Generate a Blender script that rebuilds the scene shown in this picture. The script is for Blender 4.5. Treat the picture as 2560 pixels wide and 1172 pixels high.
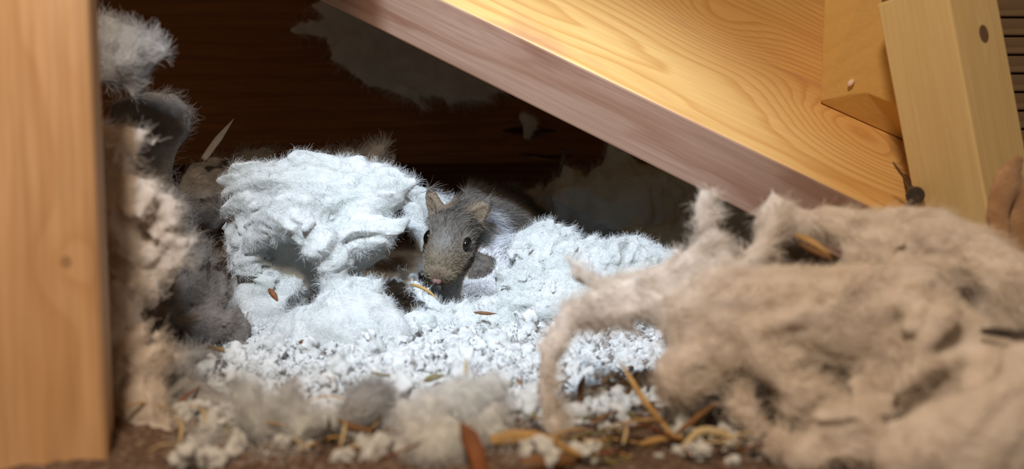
import bpy, bmesh, math, random
import numpy as np
from mathutils import Vector, Matrix

for o in list(bpy.data.objects):
    bpy.data.objects.remove(o)
SC = bpy.context.scene
COL = SC.collection
R = math.radians

# ------------------------------------------------------------------ camera
FPX = 2217.0
PITCH = R(4.0)
CAM = Vector((0.0, 0.0, 0.10))
cam_data = bpy.data.cameras.new('camera')
cam = bpy.data.objects.new('camera', cam_data)
COL.objects.link(cam)
cam.location = CAM
cam.rotation_euler = (math.pi / 2 - PITCH, 0, 0)
cam_data.sensor_width = 36.0
cam_data.lens = 36.0 * FPX / 2560.0
cam_data.clip_start = 0.01
cam_data.clip_end = 20
cam_data.dof.use_dof = True
cam_data.dof.focus_distance = 0.53
cam_data.dof.aperture_fstop = 5.2
SC.camera = cam

FWD = Vector((0, math.cos(PITCH), -math.sin(PITCH)))
UPV = Vector((0, math.sin(PITCH), math.cos(PITCH)))
RGT = Vector((1, 0, 0))


def ray(px, py):
    return FWD + RGT * ((px - 1280) / FPX) + UPV * ((586 - py) / FPX)


def P(px, py, Y):
    """point of the place seen at a pixel, at distance Y into the attic"""
    d = ray(px, py)
    return CAM + d * (Y / d.y)


def on_plane(px, py, q, n):
    d = ray(px, py)
    return CAM + d * ((q - CAM).dot(n) / d.dot(n))


# ------------------------------------------------------------------ world, lights, exposure
world = bpy.data.worlds.new('world')
SC.world = world
world.use_nodes = True
bg = world.node_tree.nodes['Background']
bg.inputs[0].default_value = (0.75, 0.62, 0.5, 1)
bg.inputs[1].default_value = 0.115

SC.view_settings.view_transform = 'Standard'
SC.view_settings.look = 'None'
SC.view_settings.gamma = 1
SC.view_settings.use_curve_mapping = False
SC.view_settings.exposure = 0.0


def aim(o, target):
    o.rotation_euler = (Vector(target) - o.location).to_track_quat('-Z', 'Y').to_euler()


def light(name, kind, loc, energy, color, target=None, **kw):
    d = bpy.data.lights.new(name, kind)
    d.energy = energy
    d.color = color
    for k, v in kw.items():
        setattr(d, k, v)
    o = bpy.data.objects.new(name, d)
    COL.objects.link(o)
    o.location = loc
    if target is not None:
        aim(o, target)
    return o


# torch held above the camera, pointed at the nest
light('torch_light', 'SPOT', (-0.10, -0.04, 0.58), 37.0, (0.58, 0.77, 1.0), P(1250, 690, .55),
      spot_size=R(32), spot_blend=1.0, shadow_soft_size=0.012)
# bare attic bulb behind and above the camera
light('attic_bulb_light', 'POINT', (-0.08, -0.12, 0.58), 15.0, (1.0, 0.79, 0.59), shadow_soft_size=0.05)

# ------------------------------------------------------------------ numpy noise and surface helpers
_rs = np.random.RandomState(7)
PERM = _rs.permutation(256).astype(np.int32)
PERM = np.concatenate([PERM, PERM, PERM])
GRAD = _rs.normal(size=(256, 3)).astype(np.float32)
GRAD /= np.linalg.norm(GRAD, axis=1, keepdims=True)


def gnoise(p):
    p = np.asarray(p, dtype=np.float32)
    i = np.floor(p).astype(np.int32)
    f = p - i
    u = f * f * f * (f * (f * 6 - 15) + 10)
    i &= 255
    out = 0
    for dx in (0, 1):
        wx = u[:, 0] if dx else 1 - u[:, 0]
        hx = PERM[(i[:, 0] + dx) & 255]
        for dy in (0, 1):
            wy = u[:, 1] if dy else 1 - u[:, 1]
            hy = PERM[hx + ((i[:, 1] + dy) & 255)]
            for dz in (0, 1):
                wz = u[:, 2] if dz else 1 - u[:, 2]
                g = GRAD[PERM[hy + ((i[:, 2] + dz) & 255)]]
                dot = g[:, 0] * (f[:, 0] - dx) + g[:, 1] * (f[:, 1] - dy) + g[:, 2] * (f[:, 2] - dz)
                out = out + wx * wy * wz * dot
    return out * 1.5


def fbm(p, octaves=3, gain=0.5):
    s = 0
    a = 1.0
    for k in range(octaves):
        s = s + a * gnoise(p * (2.03 ** k) + 17.3 * k)
        a *= gain
    return s


def vnoise(p):
    return np.stack([gnoise(p), gnoise(p + 31.7), gnoise(p + 71.1)], 1)


def surface_nets(V, org, h):
    s = V < 0
    nx, ny, nz = V.shape
    c = np.zeros((nx - 1, ny - 1, nz - 1), np.int8)
    for a in (0, 1):
        for b in (0, 1):
            for d in (0, 1):
                c += s[a:nx - 1 + a, b:ny - 1 + b, d:nz - 1 + d]
    act = (c > 0) & (c < 8)
    I = np.argwhere(act)
    if len(I) == 0:
        return np.zeros((0, 3)), np.zeros((0, 4), int)
    idx = -np.ones(act.shape, np.int32)
    idx[act] = np.arange(len(I))
    pos = np.zeros((len(I), 3))
    cnt = np.zeros(len(I))
    corners = [(a, b, d) for a in (0, 1) for b in (0, 1) for d in (0, 1)]
    val = {k: V[I[:, 0] + k[0], I[:, 1] + k[1], I[:, 2] + k[2]] for k in corners}
    for k in corners:
        for ax in range(3):
            if k[ax] == 0:
                k2 = list(k)
                k2[ax] = 1
                k2 = tuple(k2)
                v0, v1 = val[k], val[k2]
                m = (v0 < 0) != (v1 < 0)
                t = np.where(m, v0 / np.where(m, v0 - v1, 1), 0)
                q = np.zeros((len(I), 3))
                q[:] = k
                q[:, ax] += t
                pos += q * m[:, None]
                cnt += m
    pos = (I + pos / cnt[:, None]) * h + org
    quads = []
    for ax in range(3):
        sl0 = [slice(None)] * 3
        sl1 = [slice(None)] * 3
        sl0[ax] = slice(0, -1)
        sl1[ax] = slice(1, None)
        diff = s[tuple(sl0)] != s[tuple(sl1)]
        E = np.argwhere(diff)
        o1, o2 = (ax + 1) % 3, (ax + 2) % 3
        lim = np.array(act.shape)
        ok = (E[:, o1] > 0) & (E[:, o2] > 0) & (E[:, o1] < lim[o1]) & (E[:, o2] < lim[o2])
        E = E[ok]
        inside = s[E[:, 0], E[:, 1], E[:, 2]]

        def cell(d1, d2):
            e = E.copy()
            e[:, o1] -= d1
            e[:, o2] -= d2
            return idx[e[:, 0], e[:, 1], e[:, 2]]
        q = np.stack([cell(1, 1), cell(0, 1), cell(0, 0), cell(1, 0)], 1)
        q = np.where(inside[:, None], q, q[:, ::-1])
        quads.append(q)
    quads = np.concatenate(quads)
    quads = quads[(quads >= 0).all(1)]
    return pos, quads


def mesh_np(name, verts, faces, smooth=True):
    me = bpy.data.meshes.new(name)
    verts = np.asarray(verts, np.float32)
    faces = np.asarray(faces, np.int32)
    n, k = faces.shape
    me.vertices.add(len(verts))
    me.vertices.foreach_set('co', verts.ravel())
    me.loops.add(n * k)
    me.loops.foreach_set('vertex_index', faces.ravel())
    me.polygons.add(n)
    me.polygons.foreach_set('loop_start', np.arange(0, n * k, k, dtype=np.int32))
    me.polygons.foreach_set('loop_total', np.full(n, k, np.int32))
    me.update(calc_edges=True)
    me.validate()
    if smooth:
        me.polygons.foreach_set('use_smooth', np.ones(len(me.polygons), bool))
    return me


def sdf_mesh(prims, k, h, pad, disp=None, band=0.012):
    """prims: list of (fn(points)->dist, lo, hi); smooth union with radius k"""
    lo = np.min([p[1] for p in prims], 0) - pad
    hi = np.max([p[2] for p in prims], 0) + pad
    n = np.ceil((hi - lo) / h).astype(int) + 1
    ax = [lo[i] + np.arange(n[i]) * h for i in range(3)]
    D = np.full(tuple(n), 1.0, np.float32)
    ext = max(k, 0) + band + 2 * h
    for fn, plo, phi in prims:
        a = np.maximum(((plo - ext - lo) / h).astype(int), 0)
        b = np.minimum(((phi + ext - lo) / h).astype(int) + 2, n)
        X, Y, Z = np.meshgrid(ax[0][a[0]:b[0]], ax[1][a[1]:b[1]], ax[2][a[2]:b[2]], indexing='ij')
        q = np.stack([X.ravel(), Y.ravel(), Z.ravel()], 1).astype(np.float32)
        d = fn(q).reshape(X.shape)
        S = D[a[0]:b[0], a[1]:b[1], a[2]:b[2]]
        hh = np.maximum(k - np.abs(S - d), 0) / max(k, 1e-9)
        D[a[0]:b[0], a[1]:b[1], a[2]:b[2]] = np.minimum(S, d) - hh * hh * k * 0.25
    if disp is not None:
        m = np.abs(D) < band
        I = np.argwhere(m)
        q = (I * h + lo).astype(np.float32)
        D[m] += disp(q)
    return surface_nets(D, lo, h)


def ell(c, r, rot=None):
    c = np.array(c, np.float32)
    r = np.array(r, np.float32)
    M = np.eye(3, dtype=np.float32) if rot is None else np.array(rot, np.float32)   # rows = local axes
    ext = np.abs(M.T) @ r

    def fn(q):
        l = (q - c) @ M.T
        k0 = np.linalg.norm(l / r, axis=1)
        k1 = np.linalg.norm(l / (r * r), axis=1)
        return k0 * (k0 - 1) / np.maximum(k1, 1e-6)
    return fn, c - ext, c + ext


def chain(pts, flat=None):
    """tapered tube through [(Vector, radius)]; flat=(axis, factor) squeezes along an axis"""
    A = np.array([list(p[0]) for p in pts], np.float32)
    rr = np.array([p[1] for p in pts], np.float32)

    def fn(q):
        best = None
        for i in range(len(A) - 1):
            ab = A[i + 1] - A[i]
            t = np.clip(((q - A[i]) @ ab) / max(float(ab @ ab), 1e-12), 0, 1)
            w = q - A[i] - t[:, None] * ab
            if flat is not None:
                fa = np.array(flat[0], np.float32)
                w = w + np.outer(w @ fa, fa) * (flat[1] - 1)
            d = np.linalg.norm(w, axis=1) - (rr[i] + t * (rr[i + 1] - rr[i]))
            best = d if best is None else np.minimum(best, d)
        return best
    return fn, (A - rr[:, None]).min(0), (A + rr[:, None]).max(0)


VIEW_AX = np.array([list(RGT), list(FWD), list(UPV)], np.float32)


def E(px, py, Y, rx, ry, rz, rot=0):
    """ellipsoid lobe: centre at a pixel and distance, radii in pixels at that distance"""
    s = Y / FPX
    a = R(-rot)
    ca, sa = math.cos(a), math.sin(a)
    M = np.array([list(RGT * ca + UPV * sa), list(FWD), list(UPV * ca - RGT * sa)], np.float32)
    return ell(P(px, py, Y), (rx * s, rz * s, ry * s), M)


def C(pts, flat=None):
    return chain([(P(x, y, Y), r * Y / FPX) for x, y, Y, r in pts], flat)


# ------------------------------------------------------------------ object helpers
def tag(o, label=None, cat=None, group=None, kind=None):
    if label:
        o['label'] = label
    if cat:
        o['category'] = cat
    if group:
        o['group'] = group
    if kind:
        o['kind'] = kind
    return o


def link(name, data, mat=None, parent=None):
    o = bpy.data.objects.new(name, data)
    COL.objects.link(o)
    if mat is not None:
        data.materials.append(mat)
    if parent is not None:
        o.parent = parent
    return o


def empty(name, loc):
    o = bpy.data.objects.new(name, None)
    COL.objects.link(o)
    o.location = loc
    o.empty_display_size = 0.01
    return o


def sub(name, data, mat, parent):
    """child of an empty, mesh given in world coordinates"""
    o = link(name, data, mat, parent)
    o.matrix_parent_inverse = Matrix.Translation(parent.location).inverted()
    return o


# ------------------------------------------------------------------ materials
class G:
    """small node-graph helper"""

    def __init__(self, name):
        self.m = bpy.data.materials.new(name)
        self.m.use_nodes = True
        self.t = self.m.node_tree
        self.b = self.t.nodes['Principled BSDF']

    def n(self, kind, **kw):
        nd = self.t.nodes.new(kind)
        for k, v in kw.items():
            setattr(nd, k, v)
        return nd

    def put(self, sock, v):
        if v is None:
            return
        if isinstance(v, bpy.types.NodeSocket):
            self.t.links.new(v, sock)
        else:
            sock.default_value = v

    def math(self, op, a, b=None, c=None):
        nd = self.n('ShaderNodeMath', operation=op)
        self.put(nd.inputs[0], a)
        self.put(nd.inputs[1], b)
        self.put(nd.inputs[2], c)
        return nd.outputs[0]

    def obj(self):
        return self.n('ShaderNodeTexCoord').outputs['Object']

    def scale(self, v, s):
        nd = self.n('ShaderNodeMapping')
        self.put(nd.inputs['Vector'], v)
        nd.inputs['Scale'].default_value = s
        return nd.outputs[0]

    def noise(self, v, scale, detail=3, rough=.55, dist=0.0):
        nd = self.n('ShaderNodeTexNoise')
        self.put(nd.inputs['Vector'], v)
        nd.inputs['Scale'].default_value = scale
        nd.inputs['Detail'].default_value = detail
        nd.inputs['Roughness'].default_value = rough
        nd.inputs['Distortion'].default_value = dist
        return nd.outputs['Fac']

    def ramp(self, f, stops):
        nd = self.n('ShaderNodeValToRGB')
        self.put(nd.inputs[0], f)
        e = nd.color_ramp.elements
        while len(e) < len(stops):
            e.new(0.5)
        for i, (p, c) in enumerate(stops):
            e[i].position = p
            e[i].color = (*c, 1) if len(c) == 3 else c
        return nd.outputs[0]

    def mix(self, f, a, b, mode='MIX'):
        nd = self.n('ShaderNodeMix', data_type='RGBA', blend_type=mode)
        self.put(nd.inputs[0], f)
        for s, v in ((nd.inputs[6], a), (nd.inputs[7], b)):
            if isinstance(v, tuple) and len(v) == 3:
                v = (*v, 1)
            self.put(s, v)
        return nd.outputs[2]

    def bump(self, h, strength, dist):
        nd = self.n('ShaderNodeBump')
        self.put(nd.inputs['Height'], h)
        nd.inputs['Strength'].default_value = strength
        nd.inputs['Distance'].default_value = dist
        self.t.links.new(nd.outputs[0], self.b.inputs['Normal'])

    def color(self, c):
        self.put(self.b.inputs['Base Color'], c if not (isinstance(c, tuple) and len(c) == 3) else (*c, 1))


def wool_mat(name, c1, c2, bump=.5, sss=.25, dirt=None, dirt_amt=.55):
    g = G(name)
    v = g.obj()
    f = g.noise(v, 70, 4, .6, .6)
    c = g.mix(g.ramp(f, [(.35, (0, 0, 0)), (.65, (1, 1, 1))]), c1, c2)
    if dirt:
        d = g.noise(v, 330, 3, .6)
        c = g.mix(g.ramp(d, [(dirt_amt, (0, 0, 0)), (dirt_amt + .12, (1, 1, 1))]), c, dirt)
    g.color(c)
    g.b.inputs['Roughness'].default_value = .95
    g.b.inputs['Specular IOR Level'].default_value = .1
    g.b.inputs['Sheen Weight'].default_value = .15
    if sss:
        g.b.inputs['Subsurface Weight'].default_value = sss
        g.b.inputs['Subsurface Radius'].default_value = (1, 1, 1)
        g.b.inputs['Subsurface Scale'].default_value = .004
    h = g.math('ADD', g.noise(v, 260, 5, .65, 1.5), g.math('MULTIPLY', g.noise(g.scale(v, (1, .5, 3)), 500, 3, .6, 2.0), .6))
    g.bump(h, bump, .0025)
    return g.m


def fibre_mat(name, c, trans=True):
    g = G(name)
    g.color(c)
    g.b.inputs['Roughness'].default_value = .8
    g.b.inputs['Specular IOR Level'].default_value = .2
    return g.m


def wood_mat(name, light_c, dark_c, pith=(.03, .06), freq=260, knots=(), tilt=(0, 0), stain=None, stain_lo=.5,
             dark_fac=.75, fine=.35, rough=.6, knot_c=(.06, .025, .015), bands=None):
    """growth rings around a pith line running along local X, swirling round knots (x, y, z, push, size, dark radius)"""
    g = G(name)
    v = g.obj()
    sx = g.n('ShaderNodeSeparateXYZ')
    g.put(sx.inputs[0], v)
    x, y, z = sx.outputs
    w = g.noise(g.scale(v, (5, 16, 16)), 1.0, 3, .5)
    w2 = g.noise(g.scale(v, (9, 40, 40)), 1.0, 2, .5)
    wob = g.math('ADD', g.math('MULTIPLY', g.math('SUBTRACT', w, .5), .022), g.math('MULTIPLY', g.math('SUBTRACT', w2, .5), .006))
    dy = g.math('ADD', g.math('SUBTRACT', y, pith[0]), g.math('MULTIPLY', x, tilt[0]))
    dz = g.math('ADD', g.math('SUBTRACT', z, pith[1]), g.math('MULTIPLY', x, tilt[1]))
    d = g.math('SQRT', g.math('ADD', g.math('MULTIPLY', dy, dy), g.math('MULTIPLY', dz, dz)))
    d = g.math('ADD', d, wob)
    kd = None
    for (kx, ky, kz, push, size, rad) in knots:
        nd = g.n('ShaderNodeVectorMath', operation='DISTANCE')
        g.put(nd.inputs[0], g.scale(v, (.8, 1, 1)))
        nd.inputs[1].default_value = (kx * .8, ky, kz)
        dist = nd.outputs['Value']
        q = g.math('DIVIDE', dist, size)
        d = g.math('ADD', d, g.math('MULTIPLY', g.math('EXPONENT', g.math('MULTIPLY', g.math('MULTIPLY', q, q), -1.0)), push))
        if rad:
            k1 = g.math('LESS_THAN', g.math('ADD', dist, g.math('MULTIPLY', w2, rad * .2)), rad)
            kd = k1 if kd is None else g.math('MAXIMUM', kd, k1)
    ring = g.math('FRACT', g.math('MULTIPLY', d, freq))
    rc = g.ramp(ring, [(0, (0, 0, 0)), (.45, (.12, .12, .12)), (.86, (1, 1, 1)), (.97, (.1, .1, .1)), (1, (0, 0, 0))])
    c = g.mix(g.math('MULTIPLY', rc, dark_fac), light_c, dark_c)
    fn = g.noise(g.scale(v, (14, 420, 420)), 1.0, 3, .6)
    c = g.mix(g.ramp(fn, [(.3, (fine, fine, fine)), (.62, (0, 0, 0))]), c, tuple(a * .55 for a in dark_c))
    bl = g.noise(g.scale(v, (7, 14, 14)), 1.0, 3, .6)
    c = g.mix(g.ramp(bl, [(.38, (.35, .35, .35)), (.68, (0, 0, 0))]), c, dark_c)
    if stain:
        sn = g.noise(g.scale(v, (6, 30, 30)), 1.0, 4, .6, .5)
        c = g.mix(g.ramp(sn, [(stain_lo, (0, 0, 0)), (stain_lo + .16, (.8, .8, .8))]), c, stain)
    if kd is not None:
        c = g.mix(g.math('MULTIPLY', kd, .9), c, knot_c)
    g.color(c)
    g.b.inputs['Roughness'].default_value = rough
    g.b.inputs['Specular IOR Level'].default_value = .3
    g.bump(g.math('ADD', fn, g.math('MULTIPLY', ring, .15)), .25, .0006)
    return g.m


def plain_mat(name, c1, c2, scale=120, rough=.7, stretch=(1, 1, 1), bump=.2):
    g = G(name)
    v = g.scale(g.obj(), stretch)
    f = g.noise(v, scale, 4, .6)
    g.color(g.mix(g.ramp(f, [(.35, (0, 0, 0)), (.65, (1, 1, 1))]), c1, c2))
    g.b.inputs['Roughness'].default_value = rough
    g.b.inputs['Specular IOR Level'].default_value = .25
    g.bump(f, bump, .001)
    return g.m


M = {}
M['wool'] = wool_mat('white_wool', (.74, .76, .75), (.60, .64, .61), sss=.12, bump=.6)
M['wool_tan'] = wool_mat('cream_wool', (.80, .73, .66), (.62, .54, .46), bump=.55, sss=.2)
M['wool_grey'] = wool_mat('dusty_shaded_grey_wool', (.42, .41, .40), (.30, .29, .27), sss=.1)  # plain grey wool; also stands in for shade on the hanging tuft
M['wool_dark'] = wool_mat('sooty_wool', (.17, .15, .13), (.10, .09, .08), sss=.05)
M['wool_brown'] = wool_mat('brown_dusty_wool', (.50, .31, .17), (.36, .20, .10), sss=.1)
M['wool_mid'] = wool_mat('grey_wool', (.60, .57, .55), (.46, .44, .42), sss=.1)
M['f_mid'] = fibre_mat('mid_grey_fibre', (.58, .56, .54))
M['wool_dim'] = wool_mat('shaded_wool', (.24, .215, .19), (.15, .135, .12), sss=.05)  # albedo lowered to put shade into the colour of the left tufts
M['f_dim'] = fibre_mat('shaded_fibre', (.22, .20, .18))  # matching fibres, with the same shade in their colour
M['granule'] = wool_mat('loose_wool', (.74, .76, .75), (.52, .54, .52), bump=.4, sss=.1, dirt=(.26, .21, .16), dirt_amt=.60)
M['f_white'] = fibre_mat('white_fibre', (.74, .76, .76))
M['f_tan'] = fibre_mat('cream_fibre', (.80, .72, .62))
M['f_grey'] = fibre_mat('grey_fibre', (.42, .41, .39))
M['f_dark'] = fibre_mat('dark_fibre', (.14, .12, .10))
M['f_brown'] = fibre_mat('brown_fibre', (.40, .32, .25))

# ------------------------------------------------------------------ fibres and tufts
def hair(name, paths, rad_root, rad_tip, mat, parent, colors=None):
    n, k, _ = paths.shape
    cu = bpy.data.hair_curves.new(name)
    cu.add_curves([k] * n)
    cu.position_data.foreach_set('vector', paths.astype(np.float32).ravel())
    at = cu.attributes.get('radius') or cu.attributes.new('radius', 'FLOAT', 'POINT')
    prof = rad_root + (rad_tip - rad_root) * (np.linspace(0, 1, k) ** 1.5)
    at.data.foreach_set('value', np.tile(prof, n).astype(np.float32))
    if colors is not None:
        ca = cu.attributes.new('coat', 'FLOAT_COLOR', 'CURVE')
        ca.data.foreach_set('color', np.concatenate([colors, np.ones((n, 1))], 1).astype(np.float32).ravel())
    o = link(name, cu, mat)
    if parent is not None:
        o.parent = parent
        o.matrix_parent_inverse = Matrix.Translation(parent.location).inverted()
    o['kind'] = 'stuff'
    return o


def sample(verts, faces, n, rs):
    a, b, c, d = (verts[faces[:, i]] for i in range(4))
    nrm = np.cross(c - a, d - b)
    ar = np.linalg.norm(nrm, axis=1)
    nrm = nrm / np.maximum(ar, 1e-12)[:, None]
    f = rs.choice(len(faces), n, p=ar / ar.sum())
    u = rs.rand(n, 1)
    v = rs.rand(n, 1)
    p = (a[f] * (1 - u) + b[f] * u) * (1 - v) + (d[f] * (1 - u) + c[f] * u) * v
    return p, nrm[f]


def grow(p, nrm, t0, length, k, lift, curl, freq, rs, droop=0.0):
    n = len(p)
    t = t0 / np.maximum(np.linalg.norm(t0, axis=1, keepdims=True), 1e-9)
    L = length * (.45 + rs.rand(n, 1) * 1.0)
    step = L / (k - 1)
    out = [p]
    t = t + nrm * lift * rs.rand(n, 1)
    for i in range(k - 1):
        t = t + vnoise(p * freq + 5.0) * curl + rs.normal(size=(n, 3)) * curl * .25
        t[:, 2] -= droop
        t = t / np.linalg.norm(t, axis=1, keepdims=True)
        p = p + t * step
        out.append(p)
    return np.stack(out, 1)


class Tuft:
    seed = 0


def tuft(name, label, prims, mat, fmat, k=.012, h=.0014, noise=((45, .006, 1.0), (130, .0025, 1.0)), flow=(1, 0, .3),
         stretch=2.2, ridge=.5, nf=4000, flen=.012, frad=.00006, lift=.5, curl=.45, cat='insulation', group=None, spread=.6):
    Tuft.seed += 1
    rs = np.random.RandomState(100 + Tuft.seed)
    fl = np.array(flow, np.float32)
    fl /= np.linalg.norm(fl)
    off = rs.rand(3) * 40

    def disp(q):
        qq = q + vnoise(q * 22 + off).astype(np.float32) * .014
        qq = qq - np.outer(qq @ fl, fl) * (1 - 1 / stretch)
        s = 0
        for fr, am, rg in noise:
            nn = fbm(qq * fr + off, 2)
            s = s + am * ((1 - ridge * rg) * nn + ridge * rg * (.55 - np.abs(nn) * 1.9))
        return s
    tot = sum(a for _, a, _ in noise)
    v, f = sdf_mesh(prims, k, h, tot * 1.6 + 3 * h, disp, band=tot * 1.25 + 2.5 * h)
    base = Vector(((v[:, 0].min() + v[:, 0].max()) / 2, (v[:, 1].min() + v[:, 1].max()) / 2, v[:, 2].min()))
    me = mesh_np(name, v - np.array(base), f)
    o = link(name, me, M[mat])
    o.location = base
    tag(o, label, cat, group)
    if nf:
        p, nr = sample(v, f, nf, rs)
        t0 = fl + vnoise(p * 25 + off) * 1.6 + rs.normal(size=p.shape) * spread
        t0 = t0 - nr * (t0 * nr).sum(1, keepdims=True)
        paths = grow(p - nr * .0006, nr, t0, flen, 6, lift, curl, 140, rs)
        hair('fibres', paths, frad, frad * .5, M[fmat], o)
    return o


# ------------------------------------------------------------------ lumber
def beam(name, org, ax, ay, az, lx, ly, lz, mat, bevel=.002, label=None, cat=None):
    """box from a corner: local X along the grain"""
    bm = bmesh.new()
    bmesh.ops.create_cube(bm, size=1)
    for v in bm.verts:
        v.co = Vector(((v.co.x + .5) * lx, (v.co.y + .5) * ly, (v.co.z + .5) * lz))
    if bevel:
        bmesh.ops.bevel(bm, geom=list(bm.edges), offset=bevel, segments=3, profile=.5, affect='EDGES')
    bmesh.ops.recalc_face_normals(bm, faces=bm.faces)
    me = bpy.data.meshes.new(name)
    bm.to_mesh(me)
    bm.free()
    o = link(name, me, mat)
    m = Matrix((ax, ay, az)).transposed().to_4x4()
    m.translation = org
    o.matrix_world = m
    if label:
        tag(o, label, cat)
    return o


def local_of(org, ax, ay, az, p):
    d = p - org
    return (d.dot(ax), d.dot(ay), d.dot(az))


def frame(a, w):
    """orthonormal frame: x along a, y near w"""
    x = a.normalized()
    y = (w - x * w.dot(x)).normalized()
    return x, y, x.cross(y)


# the setting
M['back_wood'] = wood_mat('dark_sheathing', (.30, .15, .055), (.15, .065, .022), pith=(.05, .3), freq=150, rough=.75)
M['floor_mat'] = plain_mat('attic_dust', (.09, .06, .045), (.16, .11, .08), 150, .95, bump=.6)
M['roof_mat'] = wood_mat('roof_deck', (.30, .20, .11), (.17, .10, .05), pith=(.05, .3), freq=120, rough=.8)


def slab(name, lo, hi, mat, parent=None):
    lo = Vector(lo)
    hi = Vector(hi)
    d = hi - lo
    o = beam(name, lo, Vector((1, 0, 0)), Vector((0, 1, 0)), Vector((0, 0, 1)), d.x, d.y, d.z, mat, bevel=.001)
    if parent is None:
        tag(o, kind='structure')
    return o


slab('floor', (-.75, -.3, -.08), (.75, 1.02, -.05), M['floor_mat'])
slab('wall_back', (-.75, .96, -.05), (.75, 1.0, .40), M['back_wood'])
slab('wall_left', (-.75, .0, -.05), (-.72, .96, .5), M['back_wood'])

# roof deck above the camera, sloping down to the eave
ca, sa = math.cos(R(26.5)), math.sin(R(26.5))
rx, ry = Vector((1, 0, 0)), Vector((0, ca, -sa))
ro = beam('ceiling', Vector((-.75, -.35, .98)), rx, ry, rx.cross(ry), 1.5, 1.5, .02, M['roof_mat'])
tag(ro, kind='structure')
pu = beam('shade_beam', Vector((-.645, .335, .276)), Vector((1, 0, 0)), Vector((0, 1, 0)), Vector((0, 0, 1)), .56, .038, .165, M['roof_mat'])  # unseen beam added above the frame to shade the back board from the bulb
pu.parent = ro
pu.matrix_parent_inverse = ro.matrix_world.inverted()

# ---------------- sheathing board at the back
bl = P(-420, 420, .78)
br = P(1542, 404, .78)
bx = (br - bl)
ax, ay, az = frame(bx, Vector((0, 1, 0)))
pk = local_of(bl, ax, ay, az, on_plane(1325, 326, bl, ay))
M['board_wood'] = wood_mat('orange_board', (.30, .135, .042), (.15, .06, .018), pith=(.30, -.35), freq=90, rough=.7, dark_fac=.5, fine=.5,
                           knots=((pk[0], pk[1], pk[2], -.012, .014, .0075),))
board = beam('sheathing_board', bl, ax, ay, az, bx.length, .019, .26, M['board_wood'], .0015,
             'dark orange-brown sheathing board across the back behind the nest', 'board')


def tube_mesh(name, pts, rx, ry=None, sides=6, tips=(1, 1), up=None, twist=0.0):
    """closed tube through points; rx, ry half-width and half-thickness; tips scale the ends"""
    ry = ry or rx
    n = len(pts)
    vs, fs = [], []
    for i, p in enumerate(pts):
        t = (pts[min(i + 1, n - 1)] - pts[max(i - 1, 0)]).normalized()
        u = up or Vector((0, -1, .3))
        s = t.cross(u)
        if s.length < 1e-6:
            s = t.cross(Vector((1, 0, 0)))
        s.normalize()
        q = s.cross(t)
        if twist:
            rm = Matrix.Rotation(twist * i / (n - 1), 3, t)
            s = rm @ s
            q = rm @ q
        f = i / (n - 1)
        sc = 1.0
        if f < .25:
            sc = tips[0] + (1 - tips[0]) * (f / .25)
        elif f > .6:
            sc = tips[1] + (1 - tips[1]) * ((1 - f) / .4)
        for k in range(sides):
            a = 2 * math.pi * k / sides
            vs.append(p + s * (math.cos(a) * rx * sc) + q * (math.sin(a) * ry * sc))
    for i in range(n - 1):
        for k in range(sides):
            k2 = (k + 1) % sides
            fs.append((i * sides + k, i * sides + k2, (i + 1) * sides + k2, (i + 1) * sides + k))
    fs.append(tuple(reversed(range(sides))))
    fs.append(tuple((n - 1) * sides + k for k in range(sides)))
    me = bpy.data.meshes.new(name)
    me.from_pydata([tuple(v) for v in vs], [], fs)
    me.polygons.foreach_set('use_smooth', [len(p.vertices) == 4 for p in me.polygons])
    me.update()
    return me


def spline(ctrl, n=14):
    """Catmull-Rom through control points"""
    c = [ctrl[0] * 2 - ctrl[1]] + list(ctrl) + [ctrl[-1] * 2 - ctrl[-2]]
    out = []
    segs = len(ctrl) - 1
    for i in range(n + 1):
        u = i / n * segs
        s = min(int(u), segs - 1)
        t = u - s
        p0, p1, p2, p3 = c[s:s + 4]
        out.append(.5 * ((2 * p1) + (p2 - p0) * t + (2 * p0 - 5 * p1 + 4 * p2 - p3) * t * t + (3 * p1 - p0 - 3 * p2 + p3) * t ** 3))
    return out


M['crack'] = plain_mat('dark_crack', (.03, .014, .007), (.05, .025, .012), 200, .9)
M['splinter'] = plain_mat('pale_splinter', (.42, .28, .12), (.30, .18, .07), 200, .7)
for nm, mt, pts, w, t in (('knot', 'crack', ((1256, 327), (1320, 324), (1392, 328)), .0032, .0008), ('crack', 'crack', ((1300, 384), (1360, 392), (1430, 388)), .0016, .0006),
                          ('splinter', 'splinter', ((1312, 389), (1350, 396), (1392, 403)), .0010, .0010)):
    ob = sub(nm, tube_mesh(nm, spline([P(x, y, .7795) for x, y in pts], 10), w, t, 8, (.15, .15)), M[mt], board)
    ob.matrix_parent_inverse = board.matrix_world.inverted()

# ---------------- near post at the left
e0 = P(220, -140, .315)
e1 = P(278, 1320, .302)
ax, ay, az = frame(e0 - e1, Vector((-math.sin(R(-21)) * -1, math.cos(R(-21)), 0)))
# az points right or left: make the board run to the left of its visible edge
left = az if az.x < 0 else -az
if az.x > 0:
    org = e1 - az * .089
else:
    org = e1
pk = local_of(org, ax, ay, az, on_plane(165, 655, e1, ay))
M['post_wood'] = wood_mat('pale_orange_post', (.72, .46, .25), (.52, .27, .105), pith=(.30, .10), freq=170, fine=.45, dark_fac=.45, rough=.65,
                          knots=((pk[0], 0, pk[2], .006, .010, .0020),), knot_c=(.36, .21, .11), stain=(.36, .19, .09), stain_lo=.66)
post = beam('wood_post', org, ax, ay, az, (e0 - e1).length, .038, .089, M['post_wood'], .0035,
            'pale orange upright wooden post filling the left edge, nearest the viewer', 'post')

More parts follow.
